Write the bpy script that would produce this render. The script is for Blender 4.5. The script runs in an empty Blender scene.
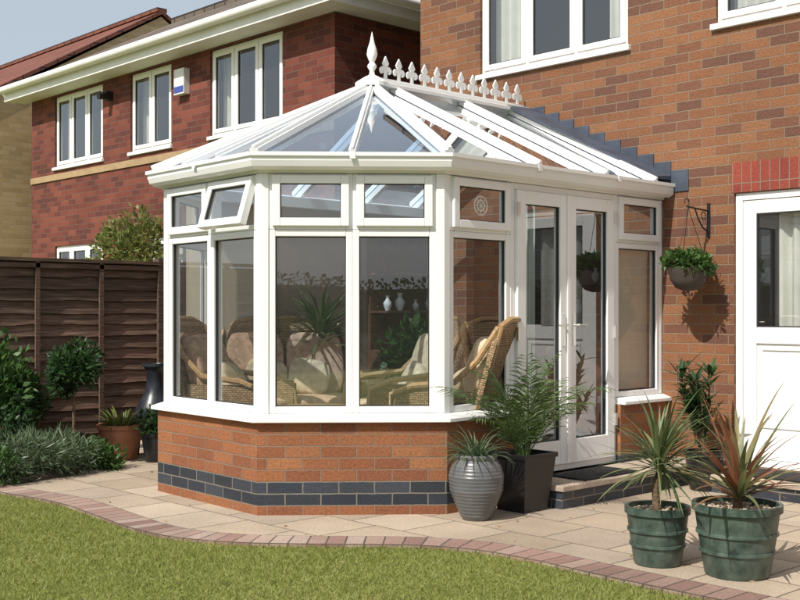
import bpy, math, random, bmesh
import numpy as np
from mathutils import Vector, Matrix
rnd=random.Random(7); rng=np.random.default_rng(7)
scene=bpy.context.scene
YW=7.56
# ---------------------------------------------------------------- materials
def nn(nt,t,**kw):
    n=nt.nodes.new(t)
    for k,v in kw.items(): setattr(n,k,v)
    return n
def newmat(name):
    m=bpy.data.materials.new(name); m.use_nodes=True
    return m,m.node_tree,m.node_tree.nodes['Principled BSDF']
def c4(c): return (c[0],c[1],c[2],1)
def mathn(nt,op,a,b=None,clamp=False):
    n=nn(nt,'ShaderNodeMath',operation=op); n.use_clamp=clamp
    for i,x in enumerate((a,b)):
        if x is None: continue
        if isinstance(x,(int,float)): n.inputs[i].default_value=x
        else: nt.links.new(x,n.inputs[i])
    return n.outputs[0]
def noise(nt,scale,detail=3,vec=None,rough=.6):
    n=nn(nt,'ShaderNodeTexNoise'); n.inputs['Scale'].default_value=scale
    n.inputs['Detail'].default_value=detail; n.inputs['Roughness'].default_value=rough
    if vec is None: vec=nn(nt,'ShaderNodeNewGeometry').outputs['Position']
    nt.links.new(vec,n.inputs['Vector']); return n.outputs['Fac']
def ramp(nt,fac,stops):
    r=nn(nt,'ShaderNodeValToRGB'); e=r.color_ramp.elements
    while len(e)<len(stops): e.new(.5)
    for i,(p,c) in enumerate(stops): e[i].position=p; e[i].color=c4(c)
    nt.links.new(fac,r.inputs[0]); return r.outputs[0]
def mixc(nt,fac,a,b,mode='MIX'):
    n=nn(nt,'ShaderNodeMix',data_type='RGBA',blend_type=mode)
    for s,x in ((0,fac),(6,a),(7,b)):
        if isinstance(x,(int,float)): n.inputs[s].default_value=x
        elif isinstance(x,(tuple,list)): n.inputs[s].default_value=c4(x)
        else: nt.links.new(x,n.inputs[s])
    return n.outputs[2]
def bumpn(nt,bsdf,h,strength,dist):
    b=nn(nt,'ShaderNodeBump'); b.inputs['Strength'].default_value=strength; b.inputs['Distance'].default_value=dist
    nt.links.new(h,b.inputs['Height']); nt.links.new(b.outputs[0],bsdf.inputs['Normal'])
def pm(name,col,rough=.6,var=.2,scale=6,bump=0,bscale=60,metal=0,bd=.003,col2=None):
    m,nt,b=newmat(name)
    f=noise(nt,scale,3)
    lo=tuple(x*(1-var) for x in col); hi=tuple(min(1,x*(1+var)) for x in (col2 or col))
    nt.links.new(ramp(nt,f,[(.3,lo),(.7,hi)]),b.inputs['Base Color'])
    b.inputs['Roughness'].default_value=rough; b.inputs['Metallic'].default_value=metal
    if bump: bumpn(nt,b,noise(nt,bscale,2),bump,bd)
    return m
def brickmat(name,cols,mortar,bw=.225,rh=.075,ms=.005,off=.5,rough=.85,bd=.006,dirt=.25,edge=.003,fine=.35):
    m,nt,b=newmat(name)
    uv=nn(nt,'ShaderNodeUVMap').outputs[0]
    nz=nn(nt,'ShaderNodeTexNoise'); nz.inputs['Scale'].default_value=25; nz.inputs['Detail'].default_value=1
    nt.links.new(uv,nz.inputs['Vector'])
    sub=nn(nt,'ShaderNodeVectorMath',operation='SUBTRACT'); nt.links.new(nz.outputs['Color'],sub.inputs[0]); sub.inputs[1].default_value=(.5,.5,.5)
    sc=nn(nt,'ShaderNodeVectorMath',operation='SCALE'); nt.links.new(sub.outputs[0],sc.inputs[0]); sc.inputs[3].default_value=edge*2
    ad=nn(nt,'ShaderNodeVectorMath',operation='ADD'); nt.links.new(uv,ad.inputs[0]); nt.links.new(sc.outputs[0],ad.inputs[1])
    t=nn(nt,'ShaderNodeTexBrick'); t.offset=off
    nt.links.new(ad.outputs[0],t.inputs['Vector'])
    t.inputs['Color1'].default_value=(0,0,0,1); t.inputs['Color2'].default_value=(1,1,1,1); t.inputs['Mortar'].default_value=(.5,.5,.5,1)
    t.inputs['Scale'].default_value=1; t.inputs['Mortar Size'].default_value=ms; t.inputs['Mortar Smooth'].default_value=.3
    t.inputs['Brick Width'].default_value=bw; t.inputs['Row Height'].default_value=rh
    n=len(cols)
    col=ramp(nt,t.outputs['Color'],[(.12+.76*i/(n-1),c) for i,c in enumerate(cols)])
    f2=noise(nt,60,3,uv,.7); col=mixc(nt,1.0,col,ramp(nt,f2,[(.3,(1-fine,)*3),(.7,(1+fine*.4,)*3)]),'MULTIPLY')
    col=mixc(nt,t.outputs['Fac'],col,mortar)
    f3=noise(nt,.9,4,uv); col=mixc(nt,1.0,col,ramp(nt,f3,[(.3,(1-dirt,)*3),(.65,(1.05,)*3)]),'MULTIPLY')
    nt.links.new(col,b.inputs['Base Color']); b.inputs['Roughness'].default_value=rough
    h=mathn(nt,'SUBTRACT',1.0,t.outputs['Fac']); h=mathn(nt,'ADD',h,mathn(nt,'MULTIPLY',f2,.5))
    bumpn(nt,b,h,.9,bd)
    return m
M={}
M['brick']=brickmat('brown_orange_brick',[(.15,.065,.042),(.215,.085,.040),(.255,.105,.046),(.235,.095,.043),(.30,.135,.062),(.26,.105,.045),(.275,.12,.053),(.19,.08,.045)],(.24,.17,.115),fine=.38,dirt=.2)
M['dwarf']=brickmat('dwarf_wall_brick',[(.25,.09,.042),(.33,.125,.05),(.30,.115,.05),(.37,.155,.065),(.28,.10,.043)],(.24,.165,.115),dirt=.15,fine=.38)
M['blue']=brickmat('blue_engineering_brick',[(.022,.030,.046),(.038,.047,.066),(.055,.065,.085),(.032,.038,.05)],(.21,.19,.16),rough=.5)
M['redbrick']=brickmat('dark_red_brick',[(.13,.03,.02),(.19,.045,.027),(.23,.06,.035),(.17,.037,.025),(.11,.028,.02)],(.16,.09,.07))
M['yellow']=brickmat('yellow_stock_brick',[(.58,.40,.19),(.68,.48,.24),(.74,.54,.29),(.62,.43,.21)],(.55,.45,.32),dirt=.12)
M['buff']=pm('buff_stone_band',(.36,.25,.14),.8,.15,5)
M['soldier']=brickmat('red_soldier_brick',[(.26,.045,.03),(.34,.065,.04),(.30,.055,.035)],(.28,.18,.13),bw=.075,rh=.225,off=0)
M['tile']=brickmat('roof_tile_brown',[(.13,.10,.08),(.18,.14,.11),(.22,.17,.13),(.16,.125,.10)],(.04,.03,.025),bw=.30,rh=.30,ms=.016,bd=.03,off=0)
M['tilered']=brickmat('roof_tile_red',[(.20,.06,.04),(.26,.085,.05),(.22,.07,.045)],(.05,.02,.015),bw=.30,rh=.28,ms=.014,bd=.03,off=0)
M['paver']=brickmat('patio_slab',[(.40,.315,.23),(.51,.41,.31),(.44,.35,.26),(.55,.45,.345),(.42,.34,.265)],(.17,.135,.10),bw=.45,rh=.45,ms=.006,bd=.006,dirt=.32,edge=.004,fine=.25)
M['edging']=brickmat('edging_block',[(.27,.16,.13),(.37,.25,.20),(.45,.34,.28),(.31,.19,.155)],(.10,.08,.06),bw=.21,rh=.105,ms=.005,bd=.008,off=0,fine=.3,dirt=.35)
M['upvc']=pm('white_upvc',(.84,.84,.83),.28,.02,3)
M['paint']=pm('white_fascia_paint',(.76,.76,.73),.4,.07,2)
M['gasket']=pm('black_gasket',(.02,.02,.02),.6,.1)
M['lead']=pm('lead_flashing',(.05,.062,.09),.6,.35,5,.3,20)
M['cream']=pm('cream_plaster',(.66,.58,.46),.8,.06,2)
M['tan']=pm('tan_plaster',(.42,.30,.22),.85,.15,2)
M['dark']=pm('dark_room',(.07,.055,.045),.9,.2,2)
M['wood']=pm('dark_wood',(.12,.055,.03),.5,.35,12)
M['floor']=brickmat('tile_floor',[(.40,.31,.23),(.46,.36,.27)],(.2,.17,.14),bw=.33,rh=.33,off=0,rough=.35)
M['cane']=pm('cane',(.40,.25,.12),.5,.3,60,.4,200)
M['wicker']=brickmat('woven_wicker',[(.34,.22,.12),(.44,.30,.17),(.5,.35,.2)],(.12,.07,.04),bw=.03,rh=.015,ms=.0018,bd=.006,edge=.001)
M['cushion']=pm('cream_cushion',(.60,.48,.32),.9,.25,18,.4,90)
M['pink']=pm('rose_beige_cushion',(.50,.33,.23),.9,.3,20,.4,90)
M['china']=pm('white_china',(.72,.72,.70),.2,.05)
M['soil']=pm('soil',(.05,.035,.024),.95,.45,18,1,40,bd=.02)
M['pebble']=pm('pebble',(.42,.34,.25),.8,.45,30)
M['green_pot']=pm('green_glazed_pot',(.03,.06,.048),.42,.3,14,.4,30,col2=(.075,.105,.085))
M['grey_pot']=pm('grey_glazed_urn',(.12,.125,.13),.33,.25,6)
M['black_pot']=pm('black_planter',(.012,.012,.014),.3,.2)
M['castiron']=pm('dark_glazed_clay',(.02,.024,.032),.35,.4,10,.2,40)
M['terracotta']=pm('terracotta',(.40,.17,.09),.8,.25,7,.3,50)
M['mat']=pm('rubber_mat',(.018,.018,.018),.95,.3,80,1,200,bd=.01)
M['iron']=pm('black_iron',(.01,.01,.01),.45,.1)
M['chrome']=pm('handle_metal',(.75,.75,.72),.3,.05,metal=.8)
M['slab']=pm('step_slab',(.42,.34,.27),.8,.2,6,.3,60)
M['curtain']=pm('net_curtain',(.60,.60,.56),.9,.08,5)
M['curtaind']=pm('grey_curtain',(.45,.48,.45),.9,.12,5)
M['alarm']=pm('alarm_blue',(.05,.08,.35),.4,.05)
M['bark']=pm('bark',(.13,.085,.05),.9,.4,30,1,60,bd=.01)
M['litter']=pm('dry_leaf',(.28,.20,.09),.9,.5,9)
m,nt,b=newmat('fence_wood')
g=nn(nt,'ShaderNodeNewGeometry'); mp=nn(nt,'ShaderNodeMapping'); mp.inputs['Scale'].default_value=(8,1.2,22)
nt.links.new(g.outputs['Position'],mp.inputs[0]); f=noise(nt,3,5,mp.outputs[0])
c=ramp(nt,f,[(.28,(.06,.032,.022)),(.52,(.15,.088,.06)),(.66,(.22,.145,.105)),(.8,(.27,.22,.18))])
c=mixc(nt,1.0,c,ramp(nt,g.outputs['Random Per Island'],[(0,(.6,.6,.6)),(1,(1.3,1.27,1.25))]),'MULTIPLY')
nt.links.new(c,b.inputs['Base Color']); b.inputs['Roughness'].default_value=.85; bumpn(nt,b,f,.6,.01); M['fence']=m
def glassmat(name,tint,mult,haze_film=0,mcol=(.7,.7,.7)):
    m=bpy.data.materials.new(name); m.use_nodes=True; nt=m.node_tree; nt.nodes.clear()
    o=nn(nt,'ShaderNodeOutputMaterial'); tr=nn(nt,'ShaderNodeBsdfTransparent'); tr.inputs[0].default_value=c4(tint)
    gl=nn(nt,'ShaderNodeBsdfGlossy'); gl.inputs['Roughness'].default_value=.004; gl.inputs['Color'].default_value=(.95,.97,1,1)
    lw=nn(nt,'ShaderNodeLayerWeight'); lw.inputs[0].default_value=.5
    p=mathn(nt,'POWER',lw.outputs['Facing'],5.0); p=mathn(nt,'MULTIPLY',p,.96); p=mathn(nt,'ADD',p,.05); p=mathn(nt,'MULTIPLY',p,mult,True)
    mx=nn(nt,'ShaderNodeMixShader'); nt.links.new(p,mx.inputs[0])
    base=tr.outputs[0]
    if haze_film:
        df=nn(nt,'ShaderNodeBsdfDiffuse'); df.inputs[0].default_value=c4(mcol)  # diffuse film puts reflection haze into the glass, along with dust
        m2=nn(nt,'ShaderNodeMixShader'); m2.inputs[0].default_value=haze_film
        nt.links.new(tr.outputs[0],m2.inputs[1]); nt.links.new(df.outputs[0],m2.inputs[2]); base=m2.outputs[0]
    nt.links.new(base,mx.inputs[1]); nt.links.new(gl.outputs[0],mx.inputs[2]); nt.links.new(mx.outputs[0],o.inputs[0])
    return m
M['glass']=glassmat('window_glass',(.93,.95,.94),3.2,.02,(.75,.76,.74))
M['roofglass']=glassmat('roof_glass',(.66,.80,.95),2.4,.07,(.16,.26,.42))  # blue tint and blue film colour paint in the sky reflection
def leafmat(name,cols,rough=.45,trans=.3,nscale=3):
    m,nt,b=newmat(name)
    g=nn(nt,'ShaderNodeNewGeometry')
    a=mathn(nt,'MULTIPLY',g.outputs['Random Per Island'],.6); f=mathn(nt,'ADD',a,mathn(nt,'MULTIPLY',noise(nt,nscale,2),.4))
    n=len(cols); c=ramp(nt,f,[(.15+.7*i/(n-1),k) for i,k in enumerate(cols)])
    nt.links.new(c,b.inputs['Base Color']); b.inputs['Roughness'].default_value=rough
    if trans:
        t=nn(nt,'ShaderNodeBsdfTranslucent'); nt.links.new(c,t.inputs[0])
        mx=nn(nt,'ShaderNodeMixShader'); mx.inputs[0].default_value=trans
        nt.links.new(b.outputs[0],mx.inputs[1]); nt.links.new(t.outputs[0],mx.inputs[2])
        nt.links.new(mx.outputs[0],nt.nodes['Material Output'].inputs[0])
    return m
M['leafdark']=leafmat('leaf_dark',[(.015,.04,.012),(.03,.075,.02),(.05,.11,.03)])
M['leafmid']=leafmat('leaf_mid',[(.03,.07,.015),(.06,.13,.03),(.09,.17,.04)])
M['hedge']=leafmat('hedge_leaf',[(.05,.10,.025),(.09,.15,.045),(.13,.19,.06)],.7,0)
M['leafyel']=leafmat('leaf_yellow',[(.10,.14,.03),(.17,.2,.05),(.25,.26,.07)])
M['leafgrey']=leafmat('leaf_grey',[(.08,.12,.06),(.12,.175,.09),(.17,.225,.13)])
M['leafpalm']=leafmat('leaf_palm',[(.05,.09,.025),(.09,.16,.05),(.17,.22,.08)])
M['leafcord']=leafmat('leaf_cordyline',[(.06,.10,.035),(.12,.17,.07),(.24,.26,.11)])
M['leafred']=leafmat('leaf_red',[(.09,.13,.05),(.18,.20,.09),(.26,.24,.11),(.28,.11,.06),(.38,.18,.10)])
M['grass']=leafmat('grass_blade',[(.15,.19,.035),(.225,.26,.055),(.31,.335,.09),(.42,.40,.16)],.6,.45,1.2)
m,nt,b=newmat('lawn_ground')
f=noise(nt,1.1,5); f2=noise(nt,40,4)
c=ramp(nt,f,[(.3,(.18,.22,.045)),(.5,(.24,.275,.06)),(.72,(.33,.32,.11))])
c=mixc(nt,1.0,c,ramp(nt,f2,[(.3,(.6,.6,.6)),(.7,(1.25,1.2,1.1))]),'MULTIPLY')
nt.links.new(c,b.inputs['Base Color']); b.inputs['Roughness'].default_value=.95; bumpn(nt,b,f2,1,.03); M['lawn']=m
# ---------------------------------------------------------------- mesh helpers
def empty(name):
    e=bpy.data.objects.new(name,None); scene.collection.objects.link(e); e.empty_display_size=.2; return e
class MB:
    def __init__(s): s.v=[]; s.f=[]; s.m=[]
    def add(s,vs,fs,mi=0):
        o=len(s.v); s.v+= [tuple(v) for v in vs]; s.f+=[tuple(o+i for i in f) for f in fs]; s.m+=[mi]*len(fs)
    def hexa(s,c,mi=0):
        s.add(c,[(0,3,2,1),(4,5,6,7),(0,1,5,4),(1,2,6,5),(2,3,7,6),(3,0,4,7)],mi)
    def box(s,x0,x1,y0,y1,z0,z1,mi=0):
        s.hexa([(x0,y0,z0),(x1,y0,z0),(x1,y1,z0),(x0,y1,z0),(x0,y0,z1),(x1,y0,z1),(x1,y1,z1),(x0,y1,z1)],mi)
    def lbox(s,fr,u0,u1,o0,o1,z0,z1,mi=0,T=None):
        c=[(u0,o1,z0),(u1,o1,z0),(u1,o0,z0),(u0,o0,z0),(u0,o1,z1),(u1,o1,z1),(u1,o0,z1),(u0,o0,z1)]
        if T: c=[T(*k) for k in c]
        s.hexa([fr(*k) for k in c],mi)
    def lquad(s,fr,u0,u1,o,z0,z1,mi=0,T=None):
        c=[(u0,o,z0),(u1,o,z0),(u1,o,z1),(u0,o,z1)]
        if T: c=[T(*k) for k in c]
        s.add([fr(*k) for k in c],[(0,1,2,3)],mi)
    def frame(s,fr,u0,u1,z0,z1,w,o0,o1,mi=0,T=None,wb=None,wt=None):
        wb=wb or w; wt=wt or w
        s.lbox(fr,u0,u0+w,o0,o1,z0,z1,mi,T); s.lbox(fr,u1-w,u1,o0,o1,z0,z1,mi,T)
        s.lbox(fr,u0+w,u1-w,o0,o1,z0,z0+wb,mi,T); s.lbox(fr,u0+w,u1-w,o0,o1,z1-wt,z1,mi,T)
    def bar(s,p,q,w,h,mi=0,up=(0,0,1),lift=0):
        p=Vector(p);q=Vector(q);d=(q-p).normalized(); u=Vector(up); sd=d.cross(u).normalized(); uu=sd.cross(d).normalized()
        c=[]
        for k in (lift,lift+h):
            for a,e in ((p,-1),(p,1),(q,1),(q,-1)): c.append(a+sd*(w/2*e)+uu*k)
        s.hexa(c,mi)
    def tube(s,pts,r,mi=0,seg=7,r2=None):
        pts=[Vector(p) for p in pts]; n=len(pts); r2=r if r2 is None else r2; vs=[];fs=[]
        for i,p in enumerate(pts):
            d=(pts[min(i+1,n-1)]-pts[max(i-1,0)]).normalized()
            a=d.cross(Vector((0,0,1)));
            if a.length<.1: a=d.cross(Vector((1,0,0)))
            a.normalize(); b=d.cross(a); rr=r+(r2-r)*i/(n-1)
            for k in range(seg):
                t=2*math.pi*k/seg; vs.append(p+a*math.cos(t)*rr+b*math.sin(t)*rr)
        for i in range(n-1):
            for k in range(seg):
                k2=(k+1)%seg; fs.append((i*seg+k,i*seg+k2,(i+1)*seg+k2,(i+1)*seg+k))
        fs.append(tuple(range(seg))[::-1]); fs.append(tuple((n-1)*seg+k for k in range(seg)))
        s.add(vs,fs,mi)
    def lathe(s,prof,c,seg=36,mi=0,cap=True):
        vs=[];fs=[];n=len(prof)
        for r,z in prof:
            for k in range(seg):
                t=2*math.pi*k/seg; vs.append((c[0]+r*math.cos(t),c[1]+r*math.sin(t),c[2]+z))
        for i in range(n-1):
            for k in range(seg):
                k2=(k+1)%seg; fs.append((i*seg+k,i*seg+k2,(i+1)*seg+k2,(i+1)*seg+k))
        if cap: fs.append(tuple(range(seg))[::-1]); fs.append(tuple((n-1)*seg+k for k in range(seg)))
        s.add(vs,fs,mi)
    def cushion(s,c,size,R=None,mi=0,e=.35,nu=20,nv=12):
        R=R or Matrix(); vs=[];fs=[]
        sg=lambda x,p: math.copysign(abs(x)**p,x)
        for j in range(nv+1):
            ph=-math.pi/2+math.pi*j/nv
            for i in range(nu):
                th=2*math.pi*i/nu
                v=Vector((size[0]/2*sg(math.cos(ph),e)*sg(math.cos(th),e),size[1]/2*sg(math.cos(ph),e)*sg(math.sin(th),e),size[2]/2*sg(math.sin(ph),.8)))
                vs.append(R@v+Vector(c))
        for j in range(nv):
            for i in range(nu):
                i2=(i+1)%nu; fs.append((j*nu+i,j*nu+i2,(j+1)*nu+i2,(j+1)*nu+i))
        s.add(vs,fs,mi)
    def sweep(s,poly,prof,mi=0):
        ms=miters(poly); vs=[];fs=[];k=len(prof)
        for p,mt in zip(poly,ms):
            for o,z in prof: vs.append((p[0]+mt[0]*o,p[1]+mt[1]*o,z))
        for i in range(len(poly)-1):
            for j in range(k):
                j2=(j+1)%k; fs.append((i*k+j,i*k+j2,(i+1)*k+j2,(i+1)*k+j))
        fs.append(tuple(range(k))); fs.append(tuple((len(poly)-1)*k+j for j in range(k))[::-1])
        s.add(vs,fs,mi)
    def obj(s,name,mats,parent=None,bevel=0,smooth=False,recalc=True,uv=True,mat4=None):
        me=bpy.data.meshes.new(name); me.from_pydata(s.v,[],s.f)
        for mt in mats: me.materials.append(mt)
        me.polygons.foreach_set('material_index',s.m)
        if recalc:
            bm=bmesh.new(); bm.from_mesh(me); bmesh.ops.recalc_face_normals(bm,faces=bm.faces); bm.to_mesh(me); bm.free()
        if mat4 is not None: me.transform(mat4)
        me.update()
        if uv:
            L=me.uv_layers.new(name='UVMap').data
            for p in me.polygons:
                n=p.normal; t=Vector((0,0,1)).cross(n)
                if t.length<.08: t=Vector((1,0,0)); b=Vector((0,1,0))
                else:
                    t.normalize(); b=n.cross(t)
                for li in p.loop_indices:
                    co=me.vertices[me.loops[li].vertex_index].co; L[li].uv=(co.dot(t),co.dot(b))
        if smooth: me.polygons.foreach_set('use_smooth',[True]*len(me.polygons))
        o=bpy.data.objects.new(name,me); scene.collection.objects.link(o)
        if parent: o.parent=parent
        if bevel:
            bv=o.modifiers.new('bevel','BEVEL'); bv.width=bevel; bv.segments=2; bv.limit_method='ANGLE'; bv.angle_limit=math.radians(50)
        if smooth:
            try:
                me.set_sharp_from_angle(angle=math.radians(50))
            except Exception: pass
        return o
def miters(poly):
    ns=[]
    for a,b in zip(poly[:-1],poly[1:]):
        d=Vector((b[0]-a[0],b[1]-a[1])).normalized(); ns.append(Vector((d.y,-d.x)))
    out=[]
    for i in range(len(poly)):
        if i==0: out.append(ns[0])
        elif i==len(poly)-1: out.append(ns[-1])
        else: out.append((ns[i-1]+ns[i])/(1+ns[i-1].dot(ns[i])))
    return out
def offp(poly,o): return [(p[0]+m[0]*o,p[1]+m[1]*o) for p,m in zip(poly,miters(poly))]
def mkframe(p0,p1):
    p0=Vector(p0);p1=Vector(p1);d=(p1-p0).normalized();n=Vector((d.y,-d.x))
    return lambda u,o,z:(p0.x+d.x*u+n.x*o,p0.y+d.y*u+n.y*o,z)
def fast(name,V,F,mats,parent=None,mi=None):
    me=bpy.data.meshes.new(name); V=np.asarray(V,dtype=np.float32); F=np.asarray(F,dtype=np.int32); k=F.shape[1]
    me.vertices.add(len(V)); me.vertices.foreach_set('co',V.ravel())
    me.loops.add(F.size); me.loops.foreach_set('vertex_index',F.ravel())
    me.polygons.add(len(F)); me.polygons.foreach_set('loop_start',np.arange(0,F.size,k,dtype=np.int32))
    try: me.polygons.foreach_set('loop_total',np.full(len(F),k,dtype=np.int32))
    except Exception: pass
    for mt in mats: me.materials.append(mt)
    if mi is not None: me.polygons.foreach_set('material_index',np.asarray(mi,dtype=np.int32))
    me.update(calc_edges=True); me.validate()
    o=bpy.data.objects.new(name,me); scene.collection.objects.link(o)
    if parent: o.parent=parent
    return o
def unit(a): return a/np.maximum(np.linalg.norm(a,axis=-1,keepdims=True),1e-6)
def leaves(name,P,out,L,W,mat,parent=None,up=.3,jit=.9):
    n=len(P); d=unit(out+rng.normal(0,jit,(n,3))*.6+np.array([0,0,up]))
    s=unit(np.cross(d,rng.normal(0,1,(n,3)))); nrm=np.cross(d,s)
    l=(L*rng.uniform(.6,1.25,n))[:,None]; w=(W*rng.uniform(.7,1.2,n))[:,None]
    a=P; b=P+d*l*.45+s*w*.5+nrm*w*.15; c=P+d*l-nrm*l*.12; e=P+d*l*.45-s*w*.5+nrm*w*.15
    V=np.stack([a,b,c,e],1).reshape(-1,3); F=np.arange(4*n).reshape(n,4)
    return fast(name,V,F,[mat],parent)
def clump(c,R,n,k=14,spread=.42,fill=.35):
    c=np.array(c);R=np.array(R)
    sub=unit(rng.normal(0,1,(k,3)))*rng.uniform(.45,.8,(k,1))
    idx=rng.integers(0,k,n); dd=unit(rng.normal(0,1,(n,3))); rr=rng.uniform(fill,1,(n,1))**.6
    sr=rng.uniform(.7,1.25,(k,1))[idx]
    q=sub[idx]+dd*rr*spread*sr
    return c+q*R, unit(q*.6+dd)
def shrub(name,c,R,n,L,W,mat,parent=None,k=14,**kw):
    P,o=clump(c,R,n,k,**kw); P[:,2]=np.maximum(P[:,2],.02)
    return leaves(name,P,o,L,W,mat,parent)
def sword(mb,base,az,el,L,w,droop,mi=0,segs=7,fold=.3):
    p=Vector(base); h=Vector((math.cos(az),math.sin(az),0)); sd=Vector((-math.sin(az),math.cos(az),0)); e=el; vs=[];fs=[]
    for i in range(segs+1):
        t=i/segs; ww=w*(.55+.45*math.sin(math.pi*min(1,t*1.6)/1.6*1.3))*(1-t**3.0)+.0008
        up=Vector((0,0,1))
        vs+= [p+sd*ww/2+up*ww*fold*.5, p, p-sd*ww/2+up*ww*fold*.5]
        p=p+(h*math.cos(e)+Vector((0,0,1))*math.sin(e))*(L/segs); e-=droop/segs*(.4+1.2*t)
    for i in range(segs):
        a=i*3; fs+=[(a,a+1,a+4,a+3),(a+1,a+2,a+5,a+4)]
    mb.add(vs,fs,mi)
def frond(mb,base,az,el,L,droop,lw,ll,mi=0,n=22):
    p=Vector(base); h=Vector((math.cos(az),math.sin(az),0)); sd=Vector((-math.sin(az),math.cos(az),0)); e=el; pts=[]
    for i in range(n+1):
        t=i/n; pts.append((p.copy(),h*math.cos(e)+Vector((0,0,1))*math.sin(e))); p=p+pts[-1][1]*(L/n); e-=droop/n*(.4+1.2*t)
    mb.tube([q[0] for q in pts],.005,mi,5,.0015)
    for i in range(3,n+1):
        t=i/n; q,d=pts[i]; le=ll*math.sin(math.pi*(.12+.8*t))**.7
        for sgn in (-1,1):
            dd=(d*.75+sd*sgn*.8+Vector((0,0,rnd.uniform(-.25,.15)))).normalized(); s2=d*lw*.5
            mid=q+dd*le*.5; tip=q+dd*le+Vector((0,0,-le*.18))
            mb.add([q-s2*.4,mid-s2,tip,mid+s2],[(0,1,2,3)],mi)
# ---------------------------------------------------------------- ground, lawn, patio
mb=MB(); mb.add([(-200,-200,0),(200,-200,0),(200,200,0),(-200,200,0)],[(0,1,2,3)])
lawn_parent=mb.obj('lawn',[M['lawn']],recalc=False)
bx=np.array([-12,-9.3,-8.4,-7.67,-7.0,-6.32,-5.74,-5.27,-4.82,-4.483,-4.22,-3.80,-3.25,-2.72,-1.5,9])
by=np.array([3.2,3.2,3.3,3.386,3.5,3.43,3.37,3.47,3.82,4.20,4.40,4.47,4.43,4.44,4.44,4.44])
X=np.arange(-12,9.01,.05); Yb=np.interp(X,bx,by); k=np.ones(11)/11; Yb=np.convolve(np.pad(Yb,5,mode='edge'),k,'valid')
T=np.stack([np.gradient(X),np.gradient(Yb)],1); T=unit(T); Nn=np.stack([-T[:,1],T[:,0]],1)
C0=np.stack([X,Yb],1); C1=C0+Nn*.215
cum=np.concatenate([[0],np.cumsum(np.linalg.norm(np.diff(C0,axis=0),axis=1))])
me=bpy.data.meshes.new('patio_edging'); n=len(X)
vs=[(a[0],a[1],.022) for a in C0]+[(a[0],a[1],.022) for a in C1]+[(a[0],a[1],-.01) for a in C0]
fs=[(i,i+1,n+i+1,n+i) for i in range(n-1)]+[(2*n+i,2*n+i+1,i+1,i) for i in range(n-1)]
me.from_pydata(vs,[],fs); me.materials.append(M['edging']); L=me.uv_layers.new(name='UVMap').data
for p in me.polygons:
    for li in p.loop_indices:
        vi=me.loops[li].vertex_index; r=vi//n; L[li].uv=((0,.21,-.03)[r]+.0,cum[vi%n])
o=bpy.data.objects.new('patio_edging',me); scene.collection.objects.link(o)
mb=MB(); vs=[];fs=[]
for i in range(n): vs+=[(C1[i][0],C1[i][1]-.01,.016),(C1[i][0],YW+.6,.016)]
for i in range(n-1): fs.append((2*i,2*i+2,2*i+3,2*i+1))
mb.add(vs,fs); mb.obj('patio',[M['paver']],recalc=False)
nl=70; P=np.stack([rng.uniform(-8,-2.2,nl),rng.uniform(3.6,7.0,nl),np.full(nl,.021)],1)
ok=~((P[:,0]<-4.45)&(P[:,1]>4.1)&(P[:,0]>-7.1)); P=P[ok]; leaves('leaf_litter',P,np.stack([rng.normal(0,1,len(P)),rng.normal(0,1,len(P)),np.zeros(len(P))],1),.035,.016,M['litter'],up=0,jit=.05)
def blades(n,x0,x1,y0,y1,h,w,margin=.012):
    x=rng.uniform(x0,x1,n); y=rng.uniform(y0,y1,n); lim=np.interp(x,X,Yb)+margin*rng.uniform(-.6,1.6,n); ok=(y<lim)&~((x<-8.0)); x=x[ok];y=y[ok];n=len(x)
    P=np.stack([x,y,np.zeros(n)],1); a=rng.uniform(0,2*np.pi,n); hh=h*rng.uniform(.4,1.3,n)
    s=np.stack([np.cos(a),np.sin(a),np.zeros(n)],1)*w*.5; ln=rng.normal(0,.7,(n,2))*hh[:,None]
    tip=P+np.stack([ln[:,0],ln[:,1],hh],1)
    return np.stack([P-s,P+s,tip],1).reshape(-1,3)
V=np.concatenate([blades(200000,-8.2,-2.0,1.2,4.6,.021,.006,.02),blades(50000,-8.5,4,-2,4.6,.023,.006)])
fast('grass_blades',V,np.arange(len(V)).reshape(-1,3),[M['grass']],lawn_parent)
bed=empty('planting_bed')
mb=MB(); pl=[(-9.28,-6),(-8.5,-6),(-8.45,1),(-8.3,2.5),(-7.98,3.3),(-8.0,3.7),(-8.1,4.1),(-8.35,4.5),(-8.7,4.8),(-9.28,4.9)]
mb.add([(x,y,.06) for x,y in pl]+[(x+.05,y,0) for x,y in pl],[tuple(range(len(pl)))]+[(i,i+1,i+1+len(pl),i+len(pl)) for i in range(len(pl)-1)])
mb.obj('soil',[M['soil']],bed,recalc=False)
# ---------------------------------------------------------------- conservatory
con=empty('conservatory')
Fp=(-7.55,YW-.002);E=(-7.55,4.95);A=(-6.98,4.24);B=(-5.71,4.18);C=(-4.92,5.08);D=(-4.92,YW-.002)
dy0,dy1=5.74,6.94
full=[Fp,E,A,B,C,D]; left=[Fp,E,A,B,C,(-4.92,dy0)]; right=[(-4.92,dy1),D]
for nm,z0,z1,mt in (('dwarf_wall_base',0,.075,'dwarf'),('dwarf_wall_blue_band',.075,.225,'blue'),('dwarf_wall',.225,.60,'dwarf')):
    mb=MB()
    for pl in (left,right): mb.sweep(pl,[(-.2,z0),(0,z0),(0,z1),(-.2,z1)])
    mb.obj(nm,[M[mt]],con)
mb=MB()
for pl in (left,right):
    mb.sweep(pl,[(-.22,.60),(.045,.60),(.045,.625),(-.03,.65),(-.22,.65)])
mb.obj('sill',[M['upvc']],con,bevel=.004)
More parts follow.
